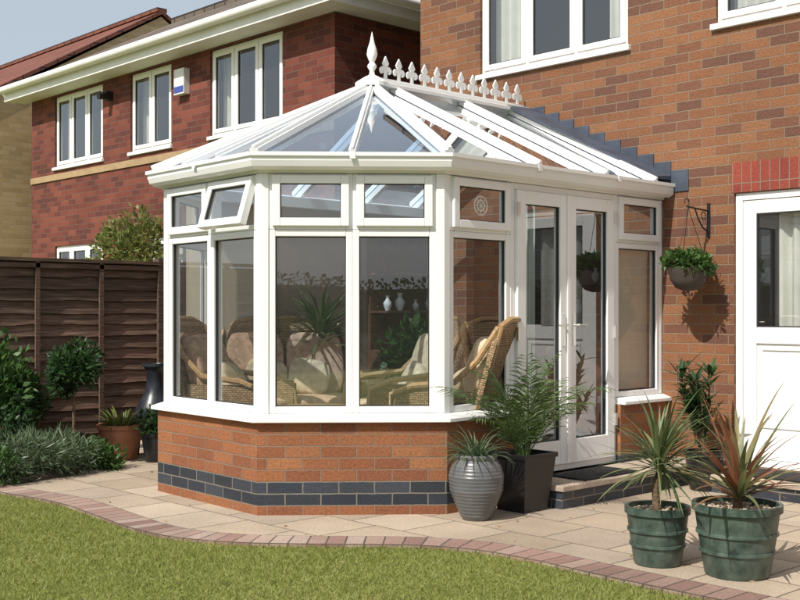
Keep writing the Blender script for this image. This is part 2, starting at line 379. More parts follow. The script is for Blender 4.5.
mb=MB(); ip=offp(full,-.19); mb.add([(x,y,.17) for x,y in ip],[tuple(range(6))]); mb.obj('tiled_floor',[M['floor']],con,recalc=False)
full=offp(full,-.032); Fp,E,A,B,C,D=full
fm=MB(); gm=MB(); bmk=MB()
ZS,ZT,ZH=.652,1.815,2.17
def bay(fr,a,b,opened=False):
    w=.042
    fm.frame(fr,a,b,ZS,ZT,w,-.08,-.015); fm.frame(fr,a,b,ZT+.001,ZH,w,-.08,-.015,wb=.035,wt=.03)
    gm.lquad(fr,a+w,b-w,-.05,ZS+w,ZT-w); bmk.frame(fr,a+w,b-w,ZS+w,ZT-w,.006,-.05,-.03)
    Tf=None
    if opened:
        th=math.radians(17); zc=ZH-.02
        def Tf(u,o,z):
            dz=z-zc; return (u,o*math.cos(th)-dz*math.sin(th),zc+dz*math.cos(th)+o*math.sin(th))
    a2,b2=a+.022,b-.022; z0,z1=ZT+.022,ZH-.012
    fm.frame(fr,a2,b2,z0,z1,.052,-.04,.012,T=Tf); gm.lquad(fr,a2+.05,b2-.05,-.015,z0+.05,z1-.05,T=Tf)
    bmk.frame(fr,a2+.052,b2-.052,z0+.052,z1-.052,.005,-.02,0,T=Tf)
def seglen(p,q): return math.hypot(q[0]-p[0],q[1]-p[1])
pw=.055
for p,q,nb,op in ((E,A,1,None),(A,B,2,1),(B,C,2,None)):
    fr=mkframe(p,q); l=seglen(p,q); a=pw;b=l-pw; w=(b-a)/nb
    for i in range(nb): bay(fr,a+i*w,a+(i+1)*w,opened=(op==i))
frD=mkframe(C,D); base=C[1]
bay(frD,pw,dy0-base); bay(frD,dy1-base,D[1]-base-.03)
fm.lbox(frD,D[1]-base-.03,D[1]-base,-.08,-.012,ZS,ZH)
for i,(p,q,r) in enumerate(((Fp,E,A),(E,A,B),(A,B,C),(B,C,D))):
    d1=Vector((q[0]-p[0],q[1]-p[1])).normalized()*pw; d2=Vector((r[0]-q[0],r[1]-q[1])).normalized()*pw
    fm.sweep([(q[0]-d1.x,q[1]-d1.y),q,(q[0]+d2.x,q[1]+d2.y)],[(-.085,ZS-.001),(-.006,ZS-.001),(-.006,ZH+.001),(-.085,ZH+.001)])
u0,u1=dy0-base,dy1-base
fm.frame(frD,u0,u1,.17,ZH,.045,-.085,-.012)
um=(u0+u1)/2
for a,b in ((u0+.047,um-.002),(um+.002,u1-.047)):
    fm.frame(frD,a,b,.217,ZH-.048,.088,-.05,.012,wb=.17,wt=.09)
    gm.lquad(frD,a+.08,b-.08,-.02,.38,ZH-.13); bmk.frame(frD,a+.088,b-.088,.387,ZH-.138,.006,-.025,-.004)
fm.lbox(frD,um-.02,um+.02,.0121,.022,.22,ZH-.05)
fm.obj('window_and_door_frames',[M['upvc']],con,bevel=.005)
gm.obj('window_glass',[M['glass']],con,recalc=False); bmk.obj('glazing_gaskets',[M['gasket']],con)
mb=MB()
for u,s in ((um-.06,-1),(um+.06,1)):
    mb.lbox(frD,u-.014,u+.014,.012,.02,1.05,1.28); mb.tube([frD(u,.02,1.2),frD(u,.055,1.2),frD(u+s*.1,.06,1.2)],.009)
for z in (.45,1.1,1.95):
    for u in (u0+.045,u1-.045): mb.lbox(frD,u-.012,u+.012,.0125,.03,z,z+.09)
mb.obj('door_handles_and_hinges',[M['chrome']],con,bevel=.003)
mb=MB(); ccu=(pw+dy0-base)/2
for r in (.062,.035):
    mb.tube([frD(ccu+r*math.cos(t*math.pi/12),-.012,1.992+r*math.sin(t*math.pi/12)) for t in range(25)],.004,0,5)
for t in range(4):
    a=t*math.pi/4; mb.tube([frD(ccu-.06*math.cos(a),-.012,1.992-.06*math.sin(a)),frD(ccu+.06*math.cos(a),-.012,1.992+.06*math.sin(a))],.002,0,4)
mb.obj('leaded_motif',[M['paint']],con)
mb=MB(); mb.box(-7.75,-7.56,4.97,5.62,.66,2.2,0); mb.obj('plastered_pier',[M['cream']],con)
mb=MB(); mb.box(-7.75,-7.56,5.621,YW-.01,.66,2.2,0); mb.obj('boundary_wall',[M['tan']],con)
mb=MB(); mb.sweep(full,[(-.09,ZH+.002),(.0,ZH+.002),(.012,ZH+.02),(.012,ZH+.07),(-.09,ZH+.09)])
mb.obj('eaves_beam',[M['upvc']],con,bevel=.003)
mb=MB(); mb.sweep(full,[(.013,2.195),(.055,2.185),(.085,2.205),(.098,2.24),(.098,2.262),(.112,2.268),(.112,2.292),(.10,2.292),(.095,2.25),(.06,2.215),(.013,2.215)])
mb.obj('gutter',[M['upvc']],con)
mb=MB()
for p,q,ts in ((A,B,(.5,)),(B,C,(.5,)),(C,D,(.33,.7))):
    fr=mkframe(p,q); l=seglen(p,q)
    for t in ts: mb.lbox(fr,l*t-.018,l*t+.018,.1125,.116,2.25,2.294)
mb.obj('gutter_brackets',[M['upvc']],con)
# roof
H=Vector((-6.36,5.74,3.0)); R=Vector((-6.36,YW,3.0)); ev=offp(full,.055); ez=2.275
ep=[Vector((x,y,ez)) for x,y in ev]; ep[0].y=YW;ep[5].y=YW
mb=MB(); 
mb.add([H,ep[2],ep[3]],[(0,1,2)]); mb.add([H,ep[3],ep[4]],[(0,1,2)]); mb.add([H,ep[1],ep[2]],[(0,1,2)])
mb.add([ep[4],ep[5],R,H],[(0,1,2,3)]); mb.add([ep[0],ep[1],H,R],[(0,1,2,3)])
mb.obj('roof_panes',[M['roofglass']],con,recalc=False)
mb=MB()
def rbar(p,q,w=.05,h=.035):
    mb.bar(p,q,w,h,lift=.004); mb.bar(p,q,w*.45,.02,lift=.004+h); mb.bar(p,q,w*.8,.05,lift=-.052)
for i in (1,2,3,4): rbar(H,ep[i],.062,.04)
for i,j,ts in ((2,3,(.33,.67)),(3,4,(.5,)),(1,2,(.5,))):
    for t in ts:
        e=ep[i].lerp(ep[j],t); rbar(H.lerp(e,.06),e,.045)
for y in (5.95,6.72,7.35):
    rbar(Vector((-6.36,y,3.0)),Vector((ev[4][0],y,ez)),.055)
    rbar(Vector((-6.36,y,3.0)),Vector((ev[1][0],y,ez)),.055)
mb.bar(H+Vector((0,-.03,0)),R-Vector((0,.003,0)),.15,.03,lift=.02); mb.bar(H,R-Vector((0,.003,0)),.09,.03,lift=.05)
mb.lathe([(.13,0),(.13,.035),(.09,.06),(.05,.085)],(H.x,H.y,3.01),20)
mb.obj('roof_bars_and_ridge',[M['upvc']],con,bevel=.003)
mb=MB(); half=[(0,.155),(.012,.135),(.026,.112),(.020,.10),(.010,.092),(.034,.090),(.050,.076),(.048,.056),(.034,.046),(.024,.052),(.03,.062),(.018,.066),(.010,.05),(.012,.0)]
outl=half+[(-a,b) for a,b in half[::-1] if a>0]
y=5.88
while y<YW-.08:
    k=len(outl); vs=[(H.x-.007,y+a*1.2,3.075+b*1.28) for a,b in outl]+[(H.x+.007,y+a*1.2,3.075+b*1.28) for a,b in outl]
    mb.add(vs,[tuple(range(k)),tuple(range(k,2*k))[::-1]]+[(i,(i+1)%k,k+(i+1)%k,k+i) for i in range(k)])
    y+=.142
mb.box(H.x-.01,H.x+.01,5.83,YW-.03,3.075,3.10)
mb.obj('ridge_cresting',[M['upvc']],con)
mb=MB(); mb.lathe([(.05,.0),(.05,.05),(.022,.07),(.018,.10),(.034,.125),(.036,.14),(.018,.165),(.03,.19),(.042,.225),(.034,.27),(.018,.32),(.008,.37),(.001,.40)],(H.x,H.y,3.04),16)
mb.obj('finial',[M['upvc']],con,smooth=True)
mb=MB()
def zs(x): return 3.0-(abs(x-H.x))/(ev[4][0]-H.x)*(3.0-ez)
for xa,xb in ((H.x,ev[4][0]+.02),(H.x,ev[1][0])):
    mb.hexa([(xa,YW-.30,3.06),(xb,YW-.20,zs(xb)+.055),(xb,YW-.003,zs(xb)+.06),(xa,YW-.003,3.065),(xa,YW-.30,3.085),(xb,YW-.20,zs(xb)+.075),(xb,YW-.003,zs(xb)+.09),(xa,YW-.003,3.10)])
x=H.x-.1; 
while x<ev[4][0]+.05:
    zt=math.ceil((zs(x)+.10)/.075)*.075; mb.box(x,x+.155,YW-.010,YW-.003,zs(x+.155)+.04,zt-.004); x+=.158
mb.obj('lead_flashing',[M['lead']],con)
st=empty('door_step'); mb=MB(); mb.box(-4.918,-4.52,5.735,YW-.004,0,.13); mb.obj('riser',[M['blue']],st)
mb=MB(); mb.box(-4.918,-4.50,5.72,YW-.006,.1305,.168); mb.obj('tread',[M['slab']],st,bevel=.006)
mb=MB(); mb.box(-4.86,-4.54,6.0,6.62,.169,.182); mb.obj('doormat',[M['mat']],bevel=.004)
# ---------------------------------------------------------------- houses
def wallop(mb,fr,u0,u1,z0,z1,ops,depth=.10,mi=0):
    us=sorted({u0,u1,*[o[0] for o in ops],*[o[1] for o in ops]}); zz=sorted({z0,z1,*[o[2] for o in ops],*[o[3] for o in ops]})
    for a,b in zip(us[:-1],us[1:]):
        for c,d in zip(zz[:-1],zz[1:]):
            mu,mz=(a+b)/2,(c+d)/2
            if any(o[0]<mu<o[1] and o[2]<mz<o[3] for o in ops): continue
            mb.lquad(fr,a,b,0,c,d,mi)
    for o in ops:
        a,b,c,d=o
        for q in ([(a,0,c),(a,-depth,c),(a,-depth,d),(a,0,d)],[(b,0,c),(b,-depth,c),(b,-depth,d),(b,0,d)],[(a,0,d),(a,-depth,d),(b,-depth,d),(b,0,d)],[(a,0,c),(a,-depth,c),(b,-depth,c),(b,0,c)]):
            mb.add([fr(*k) for k in q],[(0,1,2,3)],mi)
def wavy(mb,fr,u0,u1,o,z0,z1,amp=.025,per=.09,mi=0):
    n=int((u1-u0)/.012)+2; vs=[];fs=[]
    for i in range(n):
        u=u0+(u1-u0)*i/(n-1); oo=o+amp*math.sin(2*math.pi*u/per+math.sin(u*9)); vs+=[fr(u,oo,z0),fr(u,oo*1.0,z1)]
    for i in range(n-1): fs.append((2*i,2*i+2,2*i+3,2*i+1))
    mb.add(vs,fs,mi)
def hwindow(fr,u0,u1,z0,z1,nl,par,cur=True):
    f=MB();g=MB();k=MB();c=MB()
    a,b=u0+.002,u1-.002
    f.frame(fr,a,b,z0,z1-.002,.05,-.095,-.03); w=(b-a)/nl
    for i in range(nl):
        x0,x1=a+i*w,a+(i+1)*w
        if i: f.lbox(fr,x0-.03,x0+.03,-.095,-.03,z0+.05,z1-.052)
        x0=x0+(.05 if i==0 else .03); x1=x1-(.05 if i==nl-1 else .03)
        f.frame(fr,x0-.015,x1+.015,z0+.036,z1-.038,.05,-.06,-.018)
        g.lquad(fr,x0+.03,x1-.03,-.04,z0+.08,z1-.08); k.frame(fr,x0+.035,x1-.035,z0+.086,z1-.088,.008,-.045,-.03)
    f.lbox(fr,u0-.03,u1+.03,-.06,.035,z0-.045,z0-.001)
    f.obj('window_frame',[M['upvc']],par,bevel=.004); g.obj('window_glass',[M['glass']],par,recalc=False); k.obj('gasket',[M['gasket']],par)
    if cur:
        W=(b-a); q=rnd.uniform(.16,.26); wavy(c,fr,a+.03,a+.03+W*q,-.2,z0,z1); q=rnd.uniform(.16,.26); wavy(c,fr,b-.03-W*q,b-.03,-.2,z0,z1)
        c.obj('curtains',[M['curtain']],par,recalc=False,smooth=True)
def roofslab(mb,pts,th=.06,mi=0):
    k=len(pts); t=Vector((0,0,th)); vs=[Vector(p) for p in pts]+[Vector(p)+t for p in pts]
    mb.add(vs,[tuple(range(k))[::-1],tuple(range(k,2*k))]+[(i,(i+1)%k,k+(i+1)%k,k+i) for i in range(k)],mi)
XL=-7.68
h1=empty('brick_house'); fr=mkframe((XL,YW),(5,YW)); ux=lambda x:x-.075-XL
ops=[(ux(-6.83),ux(-5.215),3.45,4.62),(ux(-4.42),ux(-2.8),3.47,4.62),(ux(-4.265),ux(-3.33),.15,2.18),(ux(-7.0),ux(-5.35),.17,2.1),(ux(-2.4),ux(-.6),1.0,2.16)]
mb=MB(); wallop(mb,fr,0,5-XL,0,5.1,ops); 
mb.add([(XL,YW,0),(XL,YW+8,0),(XL,YW+8,5.1),(XL,YW+4,7.6),(XL,YW,5.1)],[(0,1,2,3,4)])
mb.add([(5,YW,0),(5,YW+8,0),(5,YW+8,5.1),(5,YW+4,7.6),(5,YW,5.1)],[(0,1,2,3,4)]); mb.add([(XL,YW+8,0),(5,YW+8,0),(5,YW+8,5.1),(XL,YW+8,5.1)],[(0,1,2,3)])
mb.obj('brick_walls',[M['brick']],h1,recalc=False)
mb=MB(); roofslab(mb,[(-7.8,YW-.35,5.0),(5.2,YW-.35,5.0),(5.2,YW+4,7.62),(-7.8,YW+4,7.62)]); roofslab(mb,[(-7.8,YW+8.35,5.0),(-7.8,YW+4.001,7.62),(5.2,YW+4.001,7.62),(5.2,YW+8.35,5.0)]); mb.obj('tiled_roof',[M['tile']],h1)
mb=MB(); mb.box(-7.8,5.2,YW-.34,YW-.002,4.83,4.97); mb.obj('fascia',[M['paint']],h1)
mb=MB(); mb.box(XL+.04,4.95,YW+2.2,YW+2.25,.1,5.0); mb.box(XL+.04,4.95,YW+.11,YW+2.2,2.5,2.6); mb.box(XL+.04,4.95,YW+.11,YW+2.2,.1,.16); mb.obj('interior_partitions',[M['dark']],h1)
hwindow(fr,ops[0][0],ops[0][1],3.45,4.62,3,h1); hwindow(fr,ops[1][0],ops[1][1],3.47,4.62,3,h1); hwindow(fr,ops[4][0],ops[4][1],1.0,2.16,3,h1)
f=MB();g=MB();k=MB();c=MB(); a,b=ops[2][0]+.002,ops[2][1]-.002
f.frame(fr,a,b,.152,2.178,.055,-.095,-.02)
f.frame(fr,a+.057,b-.057,.21,2.12,.105,-.07,-.028,wb=.20,wt=.10); f.lbox(fr,a+.162,b-.162,-.07,-.028,1.06,1.18)
f.lbox(fr,a+.162,b-.162,-.06,-.045,.41,1.06); f.frame(fr,a+.19,b-.19,.44,1.03,.02,-.045,-.034)
g.lquad(fr,a+.16,b-.16,-.045,1.18,2.02); k.frame(fr,a+.162,b-.162,1.18,2.02,.01,-.05,-.034)
wavy(c,fr,a+.27,b-.2,-.16,1.1,2.05,.03,.11)
f.obj('back_door',[M['upvc']],h1,bevel=.004); g.obj('door_glass',[M['glass']],h1,recalc=False); k.obj('gasket',[M['gasket']],h1); c.obj('door_curtain',[M['curtain']],h1,recalc=False,smooth=True)
mb=MB(); mb.box(-4.36,-3.385,YW-.004,YW+.02,2.182,2.405); mb.obj('soldier_course',[M['soldier']],h1)
mb=MB(); mb.box(-4.37,-3.3,7.06,YW-.003,.0,.105); mb.obj('step_riser',[M['blue']],h1); mb=MB(); mb.box(-4.39,-3.28,7.04,YW-.004,.1055,.145); mb.obj('step_tread',[M['slab']],h1,bevel=.006)
mb=MB(); mb.box(-4.27,-3.55,7.11,7.48,.146,.158); mb.obj('doormat',[M['mat']],bevel=.004)
mb=MB(); mb.box(-6.95,-5.4,YW+1.0,YW+1.35,.16,.95); mb.box(-6.95,-5.4,YW+1.3,YW+1.35,.951,2.0)
for z in (1.25,1.55,1.85): mb.box(-6.93,-5.42,YW+1.1,YW+1.299,z,z+.025)
dr=mb.obj('wooden_dresser',[M['wood']],bevel=.005)
# left house
h2=empty('brick_house'); Y2=7.73; fr2=mkframe((-16.37,Y2),(-9.16,Y2)); ux=lambda x:x+16.37
wins=[(-15.61,-14.17,3),(-13.42,-12.40,2),(-11.52,-10.07,3)]
ops=[(ux(a),ux(b),3.43,4.48) for a,b,_ in wins]+[(ux(-15.61),ux(-14.17),1.15,2.26),(ux(-12.9),ux(-10.9),.2,2.26)]
mb=MB(); wallop(mb,fr2,0,7.21,0,4.66,ops); ye=Y2+5.46
mb.add([(-16.37,Y2,0),(-16.37,ye,0),(-16.37,ye,4.66),(-16.37,10.46,6.15),(-16.37,Y2,4.66)],[(0,1,2,3,4)])
mb.add([(-9.16,Y2,0),(-9.16,ye,0),(-9.16,ye,4.66),(-9.16,Y2,4.66)],[(0,1,2,3)]); mb.add([(-16.37,ye,0),(-9.16,ye,0),(-9.16,ye,4.66),(-16.37,ye,4.66)],[(0,1,2,3)])
mb.obj('brick_walls',[M['redbrick']],h2,recalc=False)
e2=Y2-.32; ex=-8.84
mb=MB(); RA=(-16.6,10.46,6.22); RB=(-12.0,10.46,6.22)
roofslab(mb,[(-16.6,e2,4.66),(ex,e2,4.66),RB,RA]); roofslab(mb,[(ex,e2,4.66),(ex,ye+.32,4.66),RB]); roofslab(mb,[(-16.6,ye+.32,4.66),RA,RB,(ex,ye+.32,4.66)])
mb.obj('tiled_roof',[M['tile']],h2)
mb=MB(); mb.bar(RA,RB,.22,.1); mb.bar(RB,(ex,e2,4.66),.2,.1); mb.obj('ridge_tiles',[M['tile']],h2)
mb=MB(); mb.box(-16.6,ex,e2-.02,e2+.0,4.50,4.68); mb.box(ex,ex+.02,e2-.02,ye+.3,4.50,4.68); mb.box(-16.6,ex,e2+.001,Y2-.002,4.51,4.53); mb.box(-9.158,ex-.001,Y2-.001,ye,4.51,4.53)
mb.bar((-16.62,e2,4.56),(-16.62,10.46,6.10),.03,.13)
mb.obj('fascia_and_soffit',[M['paint']],h2)
mb=MB(); mb.tube([(-16.6,e2-.08,4.66),(ex+.05,e2-.08,4.66)],.055,0,10); mb.tube([(ex+.08,e2-.08,4.66),(ex+.08,ye,4.66)],.055,0,10)
mb.obj('gutter',[M['paint']],h2,smooth=True)
mb=MB(); mb.box(-16.38,-9.15,Y2-.02,Y2-.002,3.24,3.33); mb.obj('stone_band',[M['buff']],h2)
for (a,b,n),o in zip(wins,ops): hwindow(fr2,o[0],o[1],3.43,4.48,n,h2)
hwindow(fr2,ops[3][0],ops[3][1],1.15,2.26,3,h2); hwindow(fr2,ops[4][0],ops[4][1],.2,2.26,3,h2)
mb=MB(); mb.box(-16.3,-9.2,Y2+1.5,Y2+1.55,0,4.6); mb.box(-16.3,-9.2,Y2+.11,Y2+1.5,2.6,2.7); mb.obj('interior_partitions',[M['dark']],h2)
mb=MB(); mb.box(-12.2,-11.97,Y2-.09,Y2-.003,4.02,4.34,0); mb.box(-12.19,-11.98,Y2-.095,Y2-.0905,4.04,4.12,1); mb.obj('burglar_alarm_box',[M['china'],M['alarm']],h2,bevel=.01)
mb=MB(); mb.box(-13.98,-13.88,Y2-.1,Y2-.003,4.2,4.32); mb.tube([(-13.93,Y2-.1,4.26),(-13.93,Y2-.2,4.24)],.05); mb.obj('security_lamp',[M['iron']],h2)
# third house
h3=empty('brick_house'); X3=-17.5; yf,yr,yb=7.3,10.7,14.1
mb=MB(); mb.add([(X3,yf,0),(X3,yb,0),(X3,yb,4.55),(X3,yr,6.58),(X3,yf,4.55)],[(0,1,2,3,4)]); mb.add([(X3,yf,0),(-28,yf,0),(-28,yf,4.55),(X3,yf,4.55)],[(0,1,2,3)])
mb.add([(-28,yf,0),(-28,yb,0),(-28,yb,4.55),(-28,yr,6.58),(-28,yf,4.55)],[(0,1,2,3,4)]); mb.add([(X3,yb,0),(-28,yb,0),(-28,yb,4.55),(X3,yb,4.55)],[(0,1,2,3)])
mb.obj('brick_walls',[M['yellow']],h3,recalc=False)
mb=MB(); roofslab(mb,[(X3+.04,yf-.3,4.44),(X3+.04,yr,6.62),(-28,yr,6.62),(-28,yf-.3,4.44)],.07); roofslab(mb,[(X3+.04,yb+.3,4.44),(X3+.04,yr,6.62),(-28,yr,6.62),(-28,yb+.3,4.44)],.07); mb.bar((X3+.03,yr,6.66),(-28,yr,6.66),.2,.07); mb.obj('tiled_roof',[M['tilered']],h3)
# ---------------------------------------------------------------- fence
fe=empty('wooden_fence'); mb=MB(); FX=-9.3; FH=1.765
PN=1.86; y0s=5.67-PN*5
for i in range(7):
    ya=y0s+PN*i; yb_=min(ya+PN,7.7); 
    if yb_-ya<.2: continue
    z=.1
    while z<FH-.1:
        j=rnd.uniform(-.008,.008); seg=10; vs=[];fs=[]
        for s in range(seg+1):
            yy=ya+.03+(yb_-ya-.06)*s/seg; wv=rnd.uniform(-.009,.009)
            vs+=[(FX+.024,yy,z-.008+wv),(FX+.010,yy,z-.008+wv),(FX-.012,yy,z+.125),(FX-.002,yy,z+.125)]
        for s in range(seg):
            a=s*4; fs+=[(a+k,a+(k+1)%4,a+4+(k+1)%4,a+4+k) for k in range(4)]
        fs+=[(0,1,2,3),(seg*4+3,seg*4+2,seg*4+1,seg*4)]
        mb.add(vs,fs); z+=.108+j
    for q in (.33,.66): mb.box(FX+.025,FX+.05,ya+(yb_-ya)*q-.02,ya+(yb_-ya)*q+.02,.06,FH-.03)
    mb.box(FX+.025,FX+.05,ya+.03,yb_-.03,FH-.085,FH-.045); mb.box(FX-.03,FX+.06,ya+.02,yb_-.02,FH-.03,FH)
    mb.box(FX-.05,FX+.055,ya-.045,ya+.018,0,FH+.03)
mb.obj('panels_and_posts',[M['fence']],fe)
# ---------------------------------------------------------------- pots and plants
def potprof(r,h,t=.02,foot=.72,rim=.035):
    return [(r*foot*.95,0),(r*foot,.01),(r*.86,h*.55),(r*.93,h-rim-.005),(r*1.0,h-rim),(r*1.0,h),(r-t,h),(r-t,h-.04)]
def pot(parent,c,r,h,mt,ribs=False,**kw):
    mb=MB(); pr=potprof(r,h,**kw); mb.lathe(pr,c,40)
    if ribs:
        for f in (.35,.6): 
            rr=r*(.72+.14*f/.55)+.004; mb.lathe([(rr-.01,h*f-.01),(rr+.004,h*f-.006),(rr+.004,h*f+.006),(rr-.01,h*f+.01)],c,40,cap=False)
    mb.obj('pot',[M[mt]],parent,smooth=True)
    mb=MB(); mb.lathe([(.001,h-.035),(r-.018,h-.04)],c,24,cap=False); mb.obj('soil',[M['soil']],parent,recalc=False)
def pebbles(parent,c,r,h,n):
    mb=MB()
    for i in range(n):
        a=rnd.uniform(0,6.28); q=r*math.sqrt(rnd.random()); s=rnd.uniform(.014,.034)
        mb.cushion((c[0]+q*math.cos(a),c[1]+q*math.sin(a),c[2]+h-.028),(s,s*.8,s*.7),Matrix.Rotation(rnd.uniform(0,3),4,'Z'),mi=0,e=.9,nu=7,nv=5)
    mb.obj('pebbles',[M['pebble']],parent,uv=False)
p=empty('potted_cordyline'); c=(-3.22,4.86,.017); pot(p,c,.165,.295,'green_pot',True); pebbles(p,c,.14,.295,90)
mb=MB(); mb.tube([(c[0],c[1],.25),(c[0]-.01,c[1],.42),(c[0]+.005,c[1]+.005,.56)],.024,0,8,.02); mb.obj('trunk',[M['bark']],p)
mb=MB()
for i in range(120):
    sword(mb,(c[0]+.005,c[1]+.005,.52+rnd.uniform(-.05,.05)),rnd.uniform(0,6.28),rnd.uniform(-.4,1.5),rnd.uniform(.26,.46),.021,rnd.uniform(.2,.9))
mb.obj('leaves',[M['leafcord']],p,recalc=False,uv=False)
p=empty('potted_red_cordyline'); c=(-2.82,4.94,.017); pot(p,c,.215,.35,'green_pot',True); pebbles(p,c,.185,.35,150)
mb=MB(); mb.tube([(c[0],c[1],.3),(c[0]+.01,c[1],.46)],.025,0,8,.02); mb.obj('trunk',[M['bark']],p)
mb=MB()
for i in range(66):
    sword(mb,(c[0]+.01,c[1],.39+rnd.uniform(-.02,.06)),rnd.uniform(0,6.28),rnd.uniform(.1,1.4),rnd.uniform(.34,.6),.03,rnd.uniform(.15,1.2))
mb.obj('leaves',[M['leafred']],p,recalc=False,uv=False)
p=empty('grey_urn_with_spider_plant'); c=(-4.68,5.09,.017); mb=MB(); pr=[(.085,0),(.09,.01)]
key=[(0,.09),(.08,.125),(.18,.165),(.27,.172),(.33,.155),(.37,.125),(.385,.115)]
zz=np.arange(.015,.375,.0045); 
for z in zz:
    r=float(np.interp(z,[k[0] for k in key],[k[1] for k in key])); pr.append((r+.0014*math.sin(z*2*math.pi/.022),float(z)))
pr+=[(.128,.378),(.132,.392),(.125,.40),(.105,.40),(.105,.37)]
mb.lathe(pr,c,44); mb.obj('urn',[M['grey_pot']],p,smooth=True)
mb=MB(); mb.lathe([(.001,.375),(.107,.372)],c,24,cap=False); mb.obj('soil',[M['soil']],p,recalc=False)
mb=MB()
for i in range(110):
    a=rnd.uniform(0,6.28); q=rnd.uniform(0,.07); sword(mb,(c[0]+q*math.cos(a),c[1]+q*math.sin(a),.39),a+rnd.uniform(-.5,.5),rnd.uniform(.3,1.4),rnd.uniform(.14,.28),.012,rnd.uniform(.8,2.2))
mb.obj('leaves',[M['leafgrey']],p,recalc=False,uv=False)
p=empty('black_planter_with_palm'); mb=MB(); cx,cy=-4.70,5.55
def sq(s,z): return [(cx-s,cy-s,z),(cx+s,cy-s,z),(cx+s,cy+s,z),(cx-s,cy+s,z)]
lv=[sq(.115,.017),sq(.155,.36),sq(.165,.36),sq(.165,.39),sq(.145,.39),sq(.14,.35)]; vs=sum(lv,[]); fs=[(3,2,1,0)]
for i in range(5):
    for k2 in range(4): fs.append((i*4+k2,i*4+(k2+1)%4,i*4+4+(k2+1)%4,i*4+4+k2))
fs.append((20,21,22,23)); mb.add(vs,fs); mb.obj('planter',[M['black_pot']],p,bevel=.004)
mb=MB()
for i in range(28):
    frond(mb,(cx+rnd.uniform(-.04,.04),cy+rnd.uniform(-.04,.04),.36),rnd.uniform(0,6.28) if i%3 else rnd.uniform(-2.4,.8),rnd.uniform(.95,1.52),rnd.uniform(.5,.86),rnd.uniform(.4,1.2),.013,.19)
mb.obj('fronds',[M['leafpalm']],p,recalc=False,uv=False)
# dark upright leafy plant against the wall
p=empty('potted_evergreen_shrub'); c=(-4.32,7.12,.017); pot(p,c,.15,.28,'black_pot'); mb=MB(); lm=MB()
for i in range(9):
    tx,ty,tz=c[0]-.08+rnd.uniform(-.17,.17),c[1]+rnd.uniform(-.17,.17),rnd.uniform(.55,.98)
    mb.tube([(c[0]+rnd.uniform(-.04,.04),c[1]+rnd.uniform(-.04,.04),.24),((c[0]+tx)/2,(c[1]+ty)/2,tz*.6),(tx,ty,tz)],.011,0,6,.005)
    for k2 in range(34):
        t=rnd.uniform(.35,1); sword(lm,(c[0]+(tx-c[0])*t,c[1]+(ty-c[1])*t,.24+(tz-.24)*t),rnd.uniform(0,6.28),rnd.uniform(-.1,1.2),rnd.uniform(.10,.18),.034,rnd.uniform(.2,1.0),segs=4)
mb.obj('stems',[M['bark']],p); lm.obj('leaves',[M['leafdark']],p,recalc=False,uv=False)
p=empty('hanging_basket'); bxx,byy=-4.55,YW-.29; mb=MB()
mb.box(bxx-.012,bxx+.012,YW-.012,YW-.003,1.86,2.12); mb.tube([(bxx,YW-.01,2.06),(bxx,byy-.02,2.075)],.007)
mb.tube([(bxx,YW-.01,1.9),(bxx,YW-.09,1.93),(bxx,YW-.15,1.99),(bxx,YW-.2,2.07)],.006)
mb.tube([(bxx,byy-.02+.03*math.sin(t),2.075+.03-.03*math.cos(t)) for t in np.linspace(0,5,12)],.005)
mb.tube([(bxx,YW-.08+.03*math.cos(t),2.02+.03*math.sin(t)) for t in np.linspace(0,6.28,12)],.004)
for k2 in range(3):
    a=k2*2.09+.4; mb.tube([(bxx,byy,2.07),(bxx+.14*math.cos(a),byy+.14*math.sin(a),1.62)],.0025,0,4)
mb.obj('bracket_and_chains',[M['iron']],p)
mb=MB(); mb.lathe([(.03,-.17),(.09,-.15),(.13,-.09),(.15,0),(.14,0),(.12,-.03)],(bxx,byy,1.62),24); mb.obj('basket',[M['dark']],p,smooth=True)
shrub('plants',(bxx,byy,1.66),(.20,.20,.10),1300,.05,.026,M['leafmid'],p,k=16)
# left corner things
p=empty('topiary_bay_tree'); c=(-8.56,4.40,.017); pot(p,c,.13,.22,'castiron'); mb=MB(); mb.tube([(c[0],c[1],.2),(c[0]+.012,c[1],.4),(c[0],c[1],.75)],.015,0,7,.012); mb.obj('stem',[M['bark']],p)
shrub('crown',(c[0],c[1],.84),(.22,.22,.24),2600,.06,.024,M['leafdark'],p,k=26)
p=empty('terracotta_pot_with_hosta'); c=(-8.72,4.92,.017); pot(p,c,.20,.30,'terracotta'); mb=MB()
for i in range(75): 
    a=rnd.uniform(0,6.28); sword(mb,(c[0]+.06*math.cos(a),c[1]+.06*math.sin(a),.28),a,rnd.uniform(.3,1.3),rnd.uniform(.14,.27),.03,rnd.uniform(.4,1.6))
mb.obj('leaves',[M['leafyel']],p,recalc=False,uv=False)
p=empty('clay_chiminea'); c=(-8.84,5.34,.017); mb=MB()
for k2 in range(3):
    a=k2*2.09+.5; mb.tube([(c[0]+.17*math.cos(a),c[1]+.17*math.sin(a),.017),(c[0]+.15*math.cos(a),c[1]+.15*math.sin(a),.2)],.01)
mb.tube([(c[0]+.155*math.cos(t),c[1]+.155*math.sin(t),.2) for t in np.linspace(0,6.29,18)],.009); mb.obj('stand',[M['iron']],p)
mb=MB(); mb.lathe([(.05,.13),(.12,.16),(.17,.24),(.185,.33),(.165,.42),(.12,.50),(.085,.56),(.075,.64),(.078,.74),(.10,.78),(.115,.785),(.115,.81),(.085,.81),(.065,.76)],c,28)
dv=Vector((.8,-.6,0)); cc=Vector(c)+dv*.165+Vector((0,0,.33)); sx=Vector((.6,.8,0))
mb.tube([cc+sx*.075*math.cos(t)+Vector((0,0,.085*math.sin(t))) for t in np.linspace(0,6.29,18)],.014)
